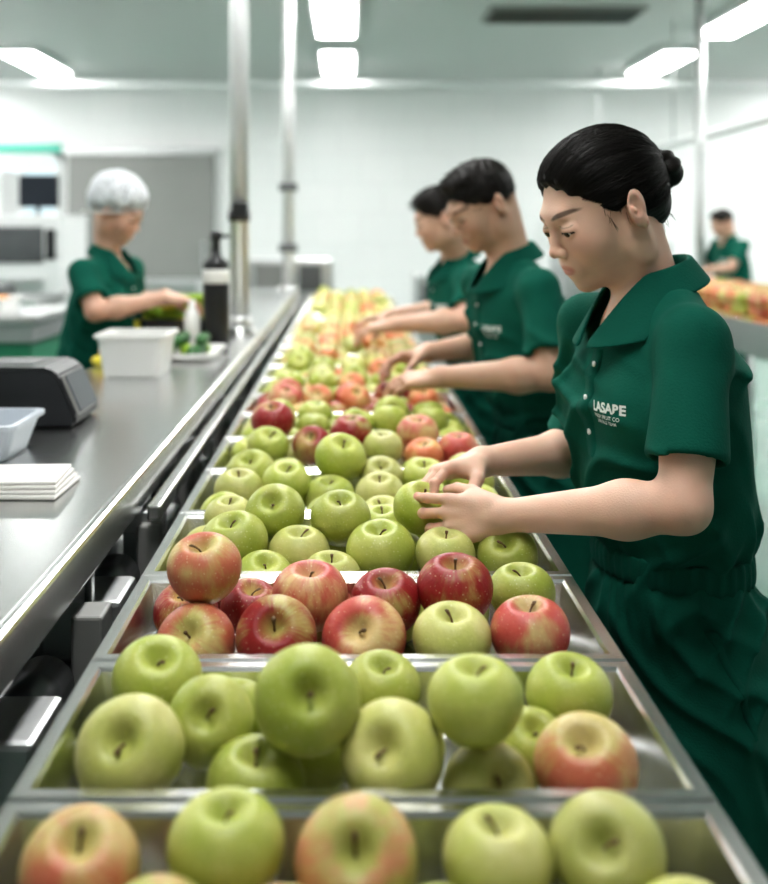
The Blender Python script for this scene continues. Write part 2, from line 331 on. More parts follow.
def add_hand(F,w,d,n,left,curl=(20,35,25),spread=5,sc_=1.,thumb=(.55,.75,.35),tcurl=25):
    d=unit(d); n=np.array(n,float); n=unit(n-d*(n@d)); s=np.cross(n,d) if left else np.cross(d,n)
    q=sc_; nails=[]
    kn=[(.0285,.083,.068,.0080),(.0098,.088,.076,.0083),(-.0095,.084,.071,.0079),(-.028,.075,.056,.0070)]
    for i,(so,l,fl,r) in enumerate(kn):
        F.cone(w+s*so*.45*q+d*.008*q,w+(s*so*.93+d*(l-.010))*q-n*.002*q,.0125*q,.0105*q,.009)
    F.cone(w+s*.010*q+d*.015*q+n*.006*q,w+(s*.026+d*.045)*q+n*.008*q,.013*q,.012*q,.012)
    F.cone(w+s*-.014*q+d*.015*q+n*.005*q,w+(s*-.022+d*.05)*q+n*.005*q,.012*q,.010*q,.012)
    for i,(so,l,fl,r) in enumerate(kn):
        p=w+(s*so+d*(l-.004))*q
        dd=rotv(d,n,math.radians((1.5-i)*spread)*(1 if np.cross(n,d)@s>0 else -1))
        axr=np.cross(dd,n); ang=0
        c=curl[i] if hasattr(curl[0],'__len__') else curl
        F.ell(p-n*.0015,(r*1.15*q),.003)
        for j,(fr,rr) in enumerate([(.45,1.0),(.31,.93),(.24,.85)]):
            ang+=math.radians(c[j]); v=rotv(dd,axr,ang); e=p+v*fl*fr*q
            F.cone(p,e,r*rr*q,r*(rr-.10)*q,.0018)
            if j<2: F.ell(e-n*.0006,r*(rr-.015)*q,.0015)
            if j==2: nails.append(((p+e)/2+v*.004*q-unit(rotv(n,axr,ang))*r*.8*q,r*.75*q))
            p=e
    tb=w+(s*.018+d*.018)*q+n*.004; td=unit(d*thumb[0]+s*thumb[1]+n*thumb[2]); m=tb+td*.036*q
    F.cone(tb,m,.0145*q,.0108*q,.010)
    t2=unit(rotv(td,np.cross(td,unit(d+n*.8)),math.radians(tcurl))); e=m+t2*.030*q; F.cone(m,e,.0105*q,.0092*q,.003)
    t3=unit(rotv(t2,np.cross(t2,unit(d+n*.8)),math.radians(tcurl*.7))); F.cone(e,e+t3*.022*q,.0094*q,.0074*q,.003)
    nails.append((e+t3*.014*q+s*.006*q,.006*q))
    return nails

def person(name,loc,yaw,head,hyaw,hpitch,arms,lean=.02,H=1.65,female=True,hair='bun',skin=(.72,.48,.365),res=1.,shw=.165,shf=0.,hs=1.,shz=1.362,face=(1,1,1),nose=0.,hairtop=0.):
    E=empty(name,(loc[0],loc[1],0),yaw); W=Matrix.Translation((loc[0],loc[1],0))@Matrix.Rotation(yaw,4,'Z'); WI=W.inverted()
    def tl(p): v=WI@Vector(p); return np.array(v)
    def tld(p): return np.array((WI.to_3x3()@Vector(p)))
    k=H/1.65; wid=1. if female else 1.12; w5=wid**.5
    def child(nm,V,Q,mat,col=None):
        o=bpy.data.objects.new(nm,np_mesh(nm,V,Q,mat,col)); link(o); o.parent=E; return o
    cxf=lambda z: lean*min(1,max(0,(z/k-.95)/.42))
    secs=[(.80,.112,.158),(.88,.117,.162),(.94,.116,.157),(.985,.108,.147),(1.005,.097,.134),(1.025,.097,.134),(1.06,.115,.148),(1.13,.119,.150),(1.20,.119,.152),(1.27,.114,.155),(1.33,.098,.148),(1.370,.072,.108),(1.405,.050,.064)]
    sh=[np.array((cxf(1.38*k)-.005+shf,sg*shw*wid,shz*k)) for sg in (1,-1)]
    el=[tl(a['elbow']) for a in arms]; wr=[tl(a['wrist']) for a in arms]
    pts=np.array(el+sh); lo=np.minimum(pts.min(0)-.10,(-.2,-.26,-.02)); hi=np.maximum(pts.max(0)+.10,(.22,.26,1.5*k)); lo[2]=.03
    h=.0042*res
    F=Fld(lo,hi,h)
    F.loft([(z*k,cxf(z*k),0,rx*w5,ry*wid) for z,rx,ry in secs],.02)
    if female:
        for sg in (1,-1): F.ell((cxf(1.24*k)+.070,sg*.066,1.235*k),(.046,.054,.052),.05)
    nb=np.array((cxf(1.41*k)-.002,0,1.412*k))
    for i,sg in enumerate((1,-1)):
        F.cone(nb+np.array((-.004,sg*.045,-.028)),sh[i],.034,.044*w5,.045)
        ln=np.linalg.norm(el[i]-sh[i]); dr=(el[i]-sh[i])/ln; hem=sh[i]+dr*ln*.76
        F.cone(sh[i],sh[i]+dr*ln*.95,.047*w5,.062*w5,.03,cut=(hem,dr))
        F.cone((0,sg*.083*wid,.86*k),(.015,sg*.095*wid,.50*k),.094*w5,.080,.02)
        F.cone((.015,sg*.095*wid,.50*k),(0,sg*.10*wid,.09*k),.080,.068,.03)
    X,Y,Z=F.grid(); phi=np.arctan2(Y,X-.01)
    def ridge(s,p=2.): return (1-np.abs(np.sin(s)))**p
    Zr=Z/k
    wv=-.010*ridge(11*phi+2.5*np.sin(18*Zr+3*phi),1.4)*np.exp(-((Zr-.96)/.05)**2)-.011*ridge(9*phi+2*np.sin(14*Zr-2*phi),1.4)*np.exp(-((Zr-1.07)/.045)**2)
    m1=np.clip(.45+.9*np.sin(13*Zr-11*X+8*Y+.6),0,1); m2=np.clip(.36+.9*np.sin(-11*Zr+15*X+13*Y+2.2),0,1)
    top=np.clip((1.36-Zr)/.08,0,1)
    wv=wv-.0150*ridge(36*Zr+26*X-15*Y+1.6*np.sin(17*Y+9*Zr)+1.4*np.sin(21*X),1.9)*m1*top
    wv=wv-.0145*ridge(32*Zr-34*X+20*Y+1.7*np.sin(14*Zr+12*X),2.1)*m2*top
    wv=wv-.013*ridge(3.5*phi+1.4*np.sin(6*Zr+2),2.2)*np.clip((.93-Zr)/.15,0,1)
    F.f+=(wv+.0042).astype(np.float32)
    F.blur(2)
    for i in (0,1):
        ln=np.linalg.norm(el[i]-sh[i]); dr=(el[i]-sh[i])/ln; hem=sh[i]+dr*ln*.76
        F.cone(hem-dr*.02,hem+dr*.03,.044*w5,.050*w5,.004,'s')
    F.ell(nb+np.array((.048,0,-.022)),(.045,.028,.070),.008,'s',R=np.array(Matrix.Rotation(.35,3,'Y'))); F.ell(nb+np.array((0,0,.025)),(.058,.056,.035),.008,'s')
    V,Q=F.mesh(); cov=child('coverall',V,Q,M['fabric'])
    F=Fld((-.2,-.25,.95*k),(.22,.25,1.08*k),.0035*res)
    F.loft([(.996*k,cxf(1.0*k),0,.1035*w5,.1405*wid),(1.001*k,cxf(1.0*k),0,.106*w5,.143*wid),(1.03*k,cxf(1.02*k),0,.106*w5,.143*wid),(1.036*k,cxf(1.02*k),0,.1035*w5,.1405*wid)],.002)
    X,Y,Z=F.grid(); F.f+=(.0012*np.sin(46*np.arctan2(Y,X))).astype(np.float32)
    V,Q=F.mesh(); child('waistband',V,Q,M['fabric2'])
    # ---------- collar
    F=Fld(nb+np.array((-.13,-.13,-.12)),nb+np.array((.15,.13,.08)),.0022*res)
    X,Y,Z=F.grid(); x=X-nb[0]-.010; zz=(Z-nb[2])+.30*x-.001; r=np.sqrt((x*.92)**2+Y**2); Rr=.0535+np.clip(.030-zz,0,.1)*.62
    wdt=.042+.040*np.clip(x/.06,0,1)
    f=np.maximum(np.abs(r-Rr)-.0028,np.maximum(zz-.031,(.031-wdt)-zz))
    inner=np.maximum(np.abs(r-.052)-.0026,np.maximum(zz-.032,-.035-zz)); f=np.minimum(f,inner)
    gap=.012+np.clip(zz+.045,0,1)*.42; f=np.maximum(f,np.where(x>0,gap-np.abs(Y),-1)); F.f[:]=f; F.blur(1); F.f-=.0006
    V,Q=F.mesh(); child('collar',V,Q,M['fabric2'])
    # ---------- arms + hands
    for i,a in enumerate(arms):
        lft=(i==0); e=el[i]; w=wr[i]; d=tld(a['d']); n=tld(a['n']); s0=sh[i]*.55+e*.45
        P=np.array([s0,e,w,w+unit(d)*.13]); hh=a.get('h',.0026)*res
        F=Fld(P.min(0)-.075,P.max(0)+.075,hh); g=1. if female else 1.13
        F.cone(s0,e,.040*g,.031*g,.02); F.cone(e,e*.70+w*.30,.031*g,.0355*g,.02); F.cone(e*.70+w*.30,w,.0355*g,.0215*g,.02)
        F.cone(w,w+unit(d)*.02,.0215*g,.018*g,.012)
        nails=add_hand(F,w,d,n,lft,a.get('curl',(20,35,25)),sc_=a.get('s',.98)*(1 if female else 1.08),thumb=a.get('thumb',(.55,.75,.35)),tcurl=a.get('tc',25))
        V,Q=F.mesh(); c=np.tile(np.array(skin),(len(V),1))
        t=np.clip((np.linalg.norm(V-w,axis=1)-.08)/.06,0,1)*((V-w)@unit(d)>0); c=c*(1-.18*t[:,None]*np.array((0,.7,.7)))
        t=np.exp(-(np.linalg.norm(V-e,axis=1)/.045)**2); c=c*(1-.12*t[:,None]*np.array((0,.8,.8)))
        for nc,nr in nails:
            q=np.clip(1.3-np.linalg.norm(V-nc,axis=1)/nr,0,.4)/.4; c=c*(1-.7*q[:,None])+.7*q[:,None]*np.array((.78,.52,.46))
        child(('left' if lft else 'right')+'_arm_and_hand',V,Q,M['skin'],c)
    # ---------- head
    HM=Matrix.Translation(Vector(tl(head)))@Matrix.Rotation(hyaw-yaw,4,'Z')@Matrix.Rotation(hpitch,4,'Y')@Matrix.Diagonal((hs*face[0],hs*face[1],hs*face[2],1))
    HI=HM.inverted(); nbl=np.array(HI@Vector(nb+np.array((0,0,-.04))))
    lo=np.minimum((-.125,-.10,-.13),nbl-.085); hi=np.maximum((.13,.10,.13),nbl+.085); hr=.0017*res if res<=1 else .0026*res
    F=Fld(lo,hi,hr)
    F.ell((-.014,0,.03),(.092,.072,.083),.02); F.ell((.030,0,-.018),(.057,.056,.083),.03)
    F.ell((.034,0,-.070),(.041,.036 if female else .046,.029),.028); F.ell((.073,0,-.089),(.014,.014 if female else .018,.012),.024)
    for sg in (1,-1):
        F.ell((.058,sg*.034,-.026),(.026,.022,.029),.026)
        F.ell((-.002,sg*.056,-.058),(.02,.010,.026),.03)
    br=.007 if female else .011
    F.cone((.079,-.026,.024),(.079,.026,.024),br,br,.022)
    for sg in (1,-1): F.ell((.101,sg*.031,.004),(.014,.018,.010),.014,'s')
    F.cone((.085,0,.010),(.1000+nose,0,-.022),.0058,.0068,.012); F.ell((.1012+nose,0,-.027),(.0082,.0080,.0074),.007)
    for sg in (1,-1):
        F.ell((.0940+nose,sg*.0095,-.0300),(.0078,.0052,.0056),.005); F.ell((.0992+nose,sg*.0055,-.0366),(.004,.0028,.003),.002,'s')
        ec=np.array((.0755,sg*.031,.001))
        F.ell(ec,(.0145,.0160,.0140),.004)
        sl=Matrix.Rotation(math.radians(14),3,'Y')
        F.ell(ec+np.array((.0135,0,-.0040)),(.0070,.0138,.0036),.0015,'s',R=np.array(sl))
    F.ell((.083,0,-.056),(.010,.025,.018),.016)
    F.ell((.0885,0,-.0535),(.0062,.0190,.0042),.005); F.ell((.0878,0,-.0628),(.0064,.0160,.0048),.005)
    F.cone((.0948,-.016,-.0582),(.0948,.016,-.0582),.0014,.0014,.002,'s')
    for sg in (1,-1):
        F.ell((-.010,sg*.077,-.004),(.0175,.0080,.0285),.006,R=np.array(Matrix.Rotation(-.2*1,3,'Y')@Matrix.Rotation(sg*.35,3,'Z')))
        F.ell((-.006,sg*.086,.001),(.0095,.006,.017),.004,'s'); F.ell((-.012,sg*.077,-.027),(.008,.006,.010),.006)
        F.ell((-.001,sg*.082,-.004),(.004,.004,.006),.003)
    F.cone((-.028,0,-.050),nbl,.047 if female else .056,.049 if female else .058,.03)
    F.ell(nbl+np.array(HI.to_3x3()@Vector((.028,0,-.026))),(.058,.058,.060),.03)
    V,Q=F.mesh(); c=np.tile(np.array(skin),(len(V),1)); x,y,z=V.T; ay=np.abs(y)
    lipw=np.clip(1.3-np.sqrt((ay/.0180)**2+((z+.0582)/.0078)**2),0,.4)/.4*(x>.078)
    c=c*(1-.62*lipw[:,None])+.62*lipw[:,None]*np.array((.56,.21,.18))*(1 if female else .8)
    u=(ay-.012)/.036; zb=.0225+.0055*np.sin(np.clip(u,0,1)*math.pi*.75); bw=np.clip(1.4-np.sqrt(((ay-.031)/.0165)**2+((z-zb)/.0032)**2),0,.5)/.5*(x>.05)
    c=c*(1-.80*bw[:,None])+.80*bw[:,None]*np.array((.035,.023,.017))
    dx,dy,dz=x-.0755,ay-.031,z-.001; rr=np.sqrt(dx*dx+dy*dy+dz*dz)+1e-9; elv=np.degrees(np.arcsin(np.clip(dz/rr,-1,1)))
    lw=((rr<.0195)&(elv>-14)&(elv<0.)&(dx>.0005)&(np.abs(dy)<.0150)&(x>.06))*1.; c=c*(1-.95*lw[:,None])+.95*lw[:,None]*np.array((.010,.007,.007))
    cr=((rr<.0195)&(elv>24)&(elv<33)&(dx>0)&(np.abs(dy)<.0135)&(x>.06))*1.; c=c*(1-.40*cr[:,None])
    ch=np.exp(-((x-.078)**2+(ay-.038)**2+(z+.028)**2)/.022**2); c=c*(1-ch[:,None]*np.array((-.02,.10,.09)))
    ch=np.exp(-((x-.104)**2+(ay)**2+(z+.028)**2)/.012**2); c=c*(1-ch[:,None]*np.array((0,.08,.08)))
    ch=np.exp(-((x+.008)**2+(ay-.080)**2+(z+.004)**2)/.022**2); c=c*(1-ch[:,None]*np.array((0,.12,.13)))
    hd=child('head',xf(V*1.0,HM),Q,M['skin'],c)
    for j,sg in enumerate((1,-1)):
        bm=bmesh.new(); bmesh.ops.create_uvsphere(bm,u_segments=24,v_segments=16,radius=.0129); me=bpy.data.meshes.new('eyeball'); bm.to_mesh(me); bm.free()
        o=mesh_obj(('left','right')[j]+'_eyeball',me,M['eye'],None,True); o.parent=E; o.matrix_local=HM@Matrix.Translation((.0757,sg*.031,.0008))
        gd=Vector((math.cos(.30),0,-math.sin(.30))); bm=bmesh.new(); bmesh.ops.create_uvsphere(bm,u_segments=18,v_segments=10,radius=.0070)
        for v in bm.verts: v.co.z*=.35
        me=bpy.data.meshes.new('iris'); bm.to_mesh(me); bm.free()
        o=mesh_obj(('left','right')[j]+'_iris',me,M['iris'],None,True); o.parent=E; o.matrix_local=HM@Matrix.Translation(Vector((.0757,sg*.031,.0008))+gd*.0112)@gd.to_track_quat('Z','Y').to_matrix().to_4x4()
    # ---------- hair
    F=Fld((-.17,-.115,-.12),(.115,.115,.155),.0021*res)
    rs=random.Random(3)
    if hair=='bun':
        BZ=.012
        F.ell((-.018,0,.034),(.095,.079,.087),.01); F.ell((.022,0,.070),(.048,.054,.034),.03); F.ell((-.06,0,-.02),(.038,.048,.046),.03)
        X,Y,Z=F.grid()
        fd=lambda X,Y,Z:(X-.076)*.80-(Z-.074)*.60-.22*np.clip(np.abs(Y)-.010,0,.1)+.25*np.clip(np.abs(Y)-.045,0,.1)+.0022*np.sin(300*Y+90*Z)
        F.f=smx(F.f,fd(X,Y,Z).astype(np.float32),.012); F.f=smx(F.f,(-.062-Z+0*X+0*Y).astype(np.float32),.012)
        for sg in (1,-1): F.ell((.000,sg*.088,-.016),(.021,.026,.032),.008,'s')
        ph=np.arctan2(Y,Z-.02); F.f+=(.0004*np.sin(70*ph+5*np.sin(24*X)+3*np.sin(11*ph))+.0007*np.sin(17*ph+2*np.sin(18*X))).astype(np.float32)
        F.ell((-.118,0,BZ),(.026,.032,.032),.006)
        b=(.0016*np.sin(7*np.arctan2(Z-BZ,Y+1e-6)+140*np.sqrt(Y**2+(Z-BZ)**2)))*(X<-.108); F.f+=b.astype(np.float32)
        V,Q=F.mesh(); child('hair',xf(V,HM),Q,M['hair'])
        tr=BVHTree.FromPolygons([Vector(v) for v in V],Q.tolist()); paths=[]
        for i in range(760):
            phs=rs.uniform(-2.0,2.0); P=[]; jit=rs.uniform(-.0002,.0016); wob=rs.uniform(-.12,.12)
            for t in np.linspace(.25,2.75,22):
                a=phs+wob*math.sin(t*2); d_=Vector((math.cos(t),math.sin(t)*math.sin(a)*.9,math.sin(t)*math.cos(a))); c0=Vector((-.018,0,.015))
                hit_=tr.ray_cast(c0+d_*.2,-d_)
                if hit_[0] is None: continue
                p=hit_[0]
                if (p-c0).length<.045 or fd(p.x,p.y,p.z)>-.002 or p.z<-.055: 
                    if P: break
                    continue
                P.append(tuple(p+d_*jit))
            if len(P)>4: paths.append(P)
        for i in range(40):
            sg=rs.choice((1,1,-1))
            if i%2: b0=np.array((rs.uniform(-.02,.04),sg*rs.uniform(.066,.074),rs.uniform(-.005,.03))); dv=np.array((rs.uniform(-.3,.6),sg*.2,-1.))
            else: b0=np.array((rs.uniform(-.085,-.05),sg*rs.uniform(.01,.045),rs.uniform(-.05,-.03))); dv=np.array((rs.uniform(-.5,.2),sg*rs.uniform(0,.3),-rs.uniform(.5,1)))
            L_=rs.uniform(.010,.022); dv=unit(dv); cv=np.array((rs.uniform(-1,1),rs.uniform(-.3,.3),rs.uniform(-1,.2)))
            paths.append([b0+dv*L_*t+cv*.004*t*t for t in np.linspace(0,1,7)])
        strands('hair_strands',paths,.00030,M['hair'],E,HM)
    else:
        F.ell((-.014,0,.036),(.0945,.0765,.084),.01); F.ell((.018,0,.086+hairtop),(.060,.054,.024),.02)
        X,Y,Z=F.grid(); fd=lambda X,Y,Z:(X-.076)*.86-(Z-.056)*.50-.35*np.clip(np.abs(Y)-.035,0,.1)
        F.f=smx(F.f,fd(X,Y,Z).astype(np.float32),.008)
        low=-.040+.045*np.clip((X+.06)/.05,0,1); F.f=smx(F.f,(low-Z+0*Y).astype(np.float32),.010)
        for sg in (1,-1): F.ell((-.004,sg*.086,-.012),(.022,.024,.030),.004,'s')
        am=.0010+.0016*np.clip((Z-.05)/.05,0,1)
        F.f+=(am*np.sin(150*X+60*Y+2*np.sin(80*Y))*np.sin(120*Y-50*X+2*np.sin(70*X))).astype(np.float32)
        V,Q=F.mesh(); child('hair',xf(V,HM),Q,M['hair'])
        if hair=='short' and res<1.9:
            paths=[]; idx=[rs.randrange(len(V)) for _ in range(1700)]
            for j in idx:
                p=V[j]; nrm=unit(p-np.array((-.014,0,.02)))
                if p[2]<-.01: continue
                t=unit(np.array((.9,rs.uniform(-.6,.2),-.1))+nrm*rs.uniform(.15,.8)); L_=rs.uniform(.010,.026)*(1 if p[2]>.06 else .5)
                paths.append([p+t*L_*u+np.array((0,0,-.006))*u*u for u in (0,.35,.7,1.)])
            strands('hair_strands',paths,.00055,M['hair'],E,HM)
    if hair=='net':
        F=Fld((-.18,-.135,-.12),(.14,.135,.19),.0024*res)
        F.ell((-.020,0,.055),(.114,.100,.098),.01); F.ell((-.065,0,.02),(.06,.085,.07),.03); X,Y,Z=F.grid()
        dp=(X-.088)*.42-(Z-.034)*.90; ang_=np.arctan2(Y,X+.02); nearb=np.exp(-((dp+.015)/.03)**2)
        F.f+=(.006*np.abs(np.sin(15*ang_))*nearb+.004*np.sin(9*ang_+20*Z)*np.sin(40*Z+1)+.010*np.exp(-((dp+.004)/.012)**2)).astype(np.float32)
        inner=F.f+.0035
        F.f=np.maximum(F.f,(dp+0*Y).astype(np.float32)); F.f=np.maximum(F.f,-inner)
        V,Q=F.mesh(); child('hair_net_cap',xf(V,HM),Q,M['net'])
        pts_=[]
        for a in np.linspace(0,2*math.pi,41):
            x_=-.022+.103*math.cos(a); y_=.086*math.sin(a); z_=.034+(x_-.088)*.42/.90+.004; pts_.append((x_,y_,z_))
        strands('elastic_band',[pts_],.0042,M['white_pl'],E,HM)
    # ---------- shoes
    for sg in (1,-1):
        F=Fld((-.14,sg*.1-.08,-.01),(.22,sg*.1+.08,.16),.005); F.ell((.05,sg*.10*wid,.035),(.135,.048,.042),.01); F.cone((-.01,sg*.10*wid,.05),(-.01,sg*.10*wid,.12),.046,.046,.02)
        X,Y,Z=F.grid(); F.f=np.maximum(F.f,(0.002-Z+0*X+0*Y).astype(np.float32))
        V,Q=F.mesh(); child(('left' if sg>0 else 'right')+'_shoe',V,Q,M['shoe'])
    # ---------- placket, buttons, logo, pocket
    me=cov.data; bv=BVHTree.FromPolygons([v.co for v in me.vertices],[tuple(p.vertices) for p in me.polygons])
    def hit(y,z):
        r=bv.ray_cast(Vector((.6,y,z)),Vector((-1,0,0))); return r[0].x if r[0] else .1
    def strip(nm,pts,w,mat,side=None,up=.0020):
        bm=bmesh.new(); rows=[]
        for a,z in pts:
            row=[]
            for o,u in ((-w,-.001),(-w*.93,up),(w*.93,up),(w,-.001)):
                if side is None: row.append(bm.verts.new((hit(a+o,z)+u,a+o,z)))
                else:
                    r=bv.ray_cast(Vector((a+o,.6,z)),Vector((0,-1,0))); yy=(r[0].y if r[0] else .1); row.append(bm.verts.new((a+o,yy+u,z)))
            rows.append(row)
        for a,b in zip(rows[:-1],rows[1:]):
            for i in range(3): bm.faces.new((a[i],a[i+1],b[i+1],b[i]))
        m2=bpy.data.meshes.new(nm); bm.to_mesh(m2); bm.free(); o=mesh_obj(nm,m2,mat,None,True); o.parent=E
    strip('placket',[(0,z*k) for z in np.linspace(1.17,1.325,20)],.0130,M['fabric2'])
    strip('hip_pocket_welt',[(-.005+.35*(z-.84),z*k) for z in np.linspace(.82,.955,16)],.0060,M['fabric2'],'y')
    for j,z in enumerate((1.205,1.255,1.303)):
        o=lathe(f'button_{j+1}',[(.0042,-.001),(.0047,.0006),(.0033,.0014)],M['white_pl'],(hit(0,z*k)+.003,0,z*k),None,12); o.rotation_euler=(0,math.pi/2,0); o.parent=E
    def text(nm,s,size,y0,z0,bold=.0):
        cu=bpy.data.curves.new(nm,'FONT'); cu.body=s; cu.size=size; cu.offset=bold; to=bpy.data.objects.new(nm,cu); link(to)
        bpy.context.view_layer.update(); dg=bpy.context.evaluated_depsgraph_get(); tm=bpy.data.meshes.new_from_object(to.evaluated_get(dg)); bpy.data.objects.remove(to)
        xs=np.linspace(y0,y0+.08,9); pl=np.polyfit(xs,[hit(a,z0) for a in xs],2)
        for v in tm.vertices:
            y=y0+v.co.x; z=z0+v.co.y; v.co=Vector((max(hit(y,z),np.polyval(pl,y))+.0012,y,z))
        tm.materials.clear(); o=mesh_obj(nm,tm,M['logo'],None); o.parent=E
    text('logo_text','LASABE',.0190,.032,1.243*k,.0008); text('logo_subtext','FRESH FRUIT CO',.0076,.032,1.2335*k,.0001)
    text('logo_subtext_2','SORTING TEAM',.0066,.036,1.2262*k,.0001)
    return E

# ------------------------------------------------------------------ room
X0,X1,Y0,Y1,ZC=-5.6,7.0,-3.0,14.5,3.4
box('floor',(X0,Y0,-.1),(X1,Y1,0),M['floor']); box('ceiling',(X0,Y0,ZC),(X1,Y1,ZC+.1),M['ceil'])
box('wall_back',(X0,Y1,0),(X1,Y1+.1,ZC),M['tile']); box('wall_left',(X0-.1,Y0,0),(X0,Y1,ZC),M['tile'])
box('wall_right',(X1,Y0,0),(X1+.1,Y1,ZC),M['tile']); box('wall_front',(X0,Y0-.1,0),(X1,Y0,ZC),M['tile'])
box('baseboard_back',(X0,Y1-.02,0),(X1,Y1,.12),M['grey_paint'])
def lamp(xc,yb):
    e=empty('ceiling_light',(xc,yb+.8,ZC))
    box('housing',(xc-.2,yb-.03,ZC-.07),(xc+.2,yb+1.58,ZC-.005),M['white_paint'],.008,e)
    box('diffuser',(xc-.165,yb,ZC-.085),(xc+.165,yb+1.55,ZC-.068),M['light'],0,e)
for xc in (-3.45,-.12,3.45):
    for yb in (.05,2.3,4.55,6.6,8.85,11.4):
        if xc<-1 and 8<yb<10: continue
        if abs(xc)>1 and yb<2: continue
        lamp(xc,yb)
for xc in (-5.15,5.9):  # extra lamp columns out of view, added to brighten the back wall
    for yb in (8.2,10.2,12.3): lamp(xc,yb)
e=empty('ceiling_vent',(1.9,9.6,ZC)); box('frame',(1.2,9.35,ZC-.03),(2.55,10.0,ZC-.004),M['vent'],.005,e)
for i in range(9): box(f'slat_{i+1}',(1.24,9.40+i*.065,ZC-.045),(2.51,9.42+i*.065,ZC-.03),M['dark_steel'],0,e,(.4,0,0))
tube('ceiling_pipe',(-5.5,12.9,3.2),(6.9,12.9,3.2),.035,M['white_paint'])
e=empty('window_1',(-4.25,Y1,1.9)); box('pane',(-4.75,Y1-.04,1.45),(-3.82,Y1-.02,2.42),M['glass'],0,e)
for nm,a,b in (('frame_top',(-4.8,2.40),(-3.78,2.48)),('frame_bottom',(-4.8,1.39),(-3.78,1.47)),('frame_left',(-4.8,1.39),(-4.72,2.48)),('frame_right',(-3.86,1.39),(-3.78,2.48)),('mullion',(-4.32,1.42),(-4.27,2.45))):
    box(nm,(a[0],Y1-.07,a[1]),(b[0],Y1-.005,b[1]),M['white_paint'],.005,e)
box('trim_1',(-4.8,Y1-.09,2.5),(-3.78,Y1-.01,2.62),M['teal'],.005)
e=empty('door_1',(-2.7,Y1,0)); box('leaf',(-3.68,Y1-.12,0.02),(-1.76,Y1-.03,2.47),M['grey_paint'],.01,e)
box('track',(-3.75,Y1-.14,2.47),(-1.7,Y1-.01,2.56),M['steel_dull'],.005,e); box('handle',(-1.92,Y1-.17,1.0),(-1.87,Y1-.12,1.35),M['steel'],.008,e)
# ------------------------------------------------------------------ poles
def floor_pole(x,y,r,clamps=()):
    e=empty('steel_pole',(x,y,0)); tube('shaft',(x,y,0),(x,y,ZC),r,M['pole'],e,seg=28)
    tube('base_flange',(x,y,0),(x,y,.015),r*2.1,M['steel_dull'],e); tube('ceiling_flange',(x,y,ZC-.015),(x,y,ZC),r*2.,M['steel_dull'],e)
    return e
# ------------------------------------------------------------------ worktop (left)
WT=e=empty('steel_worktop',(-.55,4,0)); WX0,WX1=-.74,-.335; Yn,Yf=.35,7.6
box('top_sheet',(WX0,Yn,1.075),(WX1-.01,Yf,1.10),M['steel'],.003,e)
box('front_lip',(WX1-.018,Yn,1.045),(WX1,Yf,1.106),M['steel'],.006,e)
box('rear_lip',(WX0-.004,Yn,1.045),(WX0+.01,Yf,1.102),M['steel'],.004,e)
box('apron',(-.43,Yn+.03,.985),(-.41,Yf-.03,1.075),M['steel_dull'],.003,e)
box('cabinet_panel',(-.47,Yn+.05,.06),(-.455,Yf-.05,1.075),M['dark_steel'],.003,e)
box('lower_shelf',(WX0+.03,Yn+.05,.28),(-.47,Yf-.05,.30),M['steel_dull'],.002,e)
for i,y in enumerate(np.arange(.5,7.6,1.35)):
    for j,x in enumerate((WX0+.03,-.40)): tube(f'leg_{i}_{j}',(x,y,0),(x,y,1.075),.02,M['steel_dull'],e)
box('guide_rail_bar',(-.322,1.75,1.035),(-.300,7.4,1.06),M['steel_tray'],.004,e)
for i,y in enumerate(np.arange(1.8,7.4,.62)):
    box(f'guide_bracket_{i+1}',(-.41,y,1.0),(-.302,y+.03,1.036),M['steel_dull'],.003,e)
def motor(k_,y,l=.12):
    e=WT; q=f'drive_{k_}_'
    box(q+'gearbox',(-.43,y,.90),(-.315,y+l,.985),M['steel_dull'],.008,e)
    tube(q+'motor_body',(-.37,y+l,.945),(-.37,y+l+.12,.945),.036,M['dark_steel'],e); box(q+'mount_plate',(-.445,y-.02,.885),(-.31,y+l+.02,.90),M['steel'],.003,e)
    box(q+'bracket',(-.36,y-.025,.90),(-.35,y-.005,1.03),M['steel'],.002,e)
    box(q+'junction_box',(-.345,y+l+.14,.93),(-.305,y+l+.20,1.02),M['grey_paint'],.004,e)
    box(q+'trough_floor',(-.44,y+l+.03,.84),(-.285,y+.38,.848),M['steel_dull'],.002,e); box(q+'trough_side',(-.29,y+l+.03,.84),(-.284,y+.38,.885),M['steel'],.002,e)
    box(q+'trough_end',(-.44,y+.375,.84),(-.285,y+.381,.91),M['steel'],.002,e)
    for i in range(3): tube(q+f'cable_{i+1}',(-.33+.01*i,y+l+.17,.93),(-.36+.02*i,y+l+.17,.70),.005,M['black'],e)
for i,y in enumerate((1.10,1.52,1.95,2.5,3.2)): motor(i+1,y)
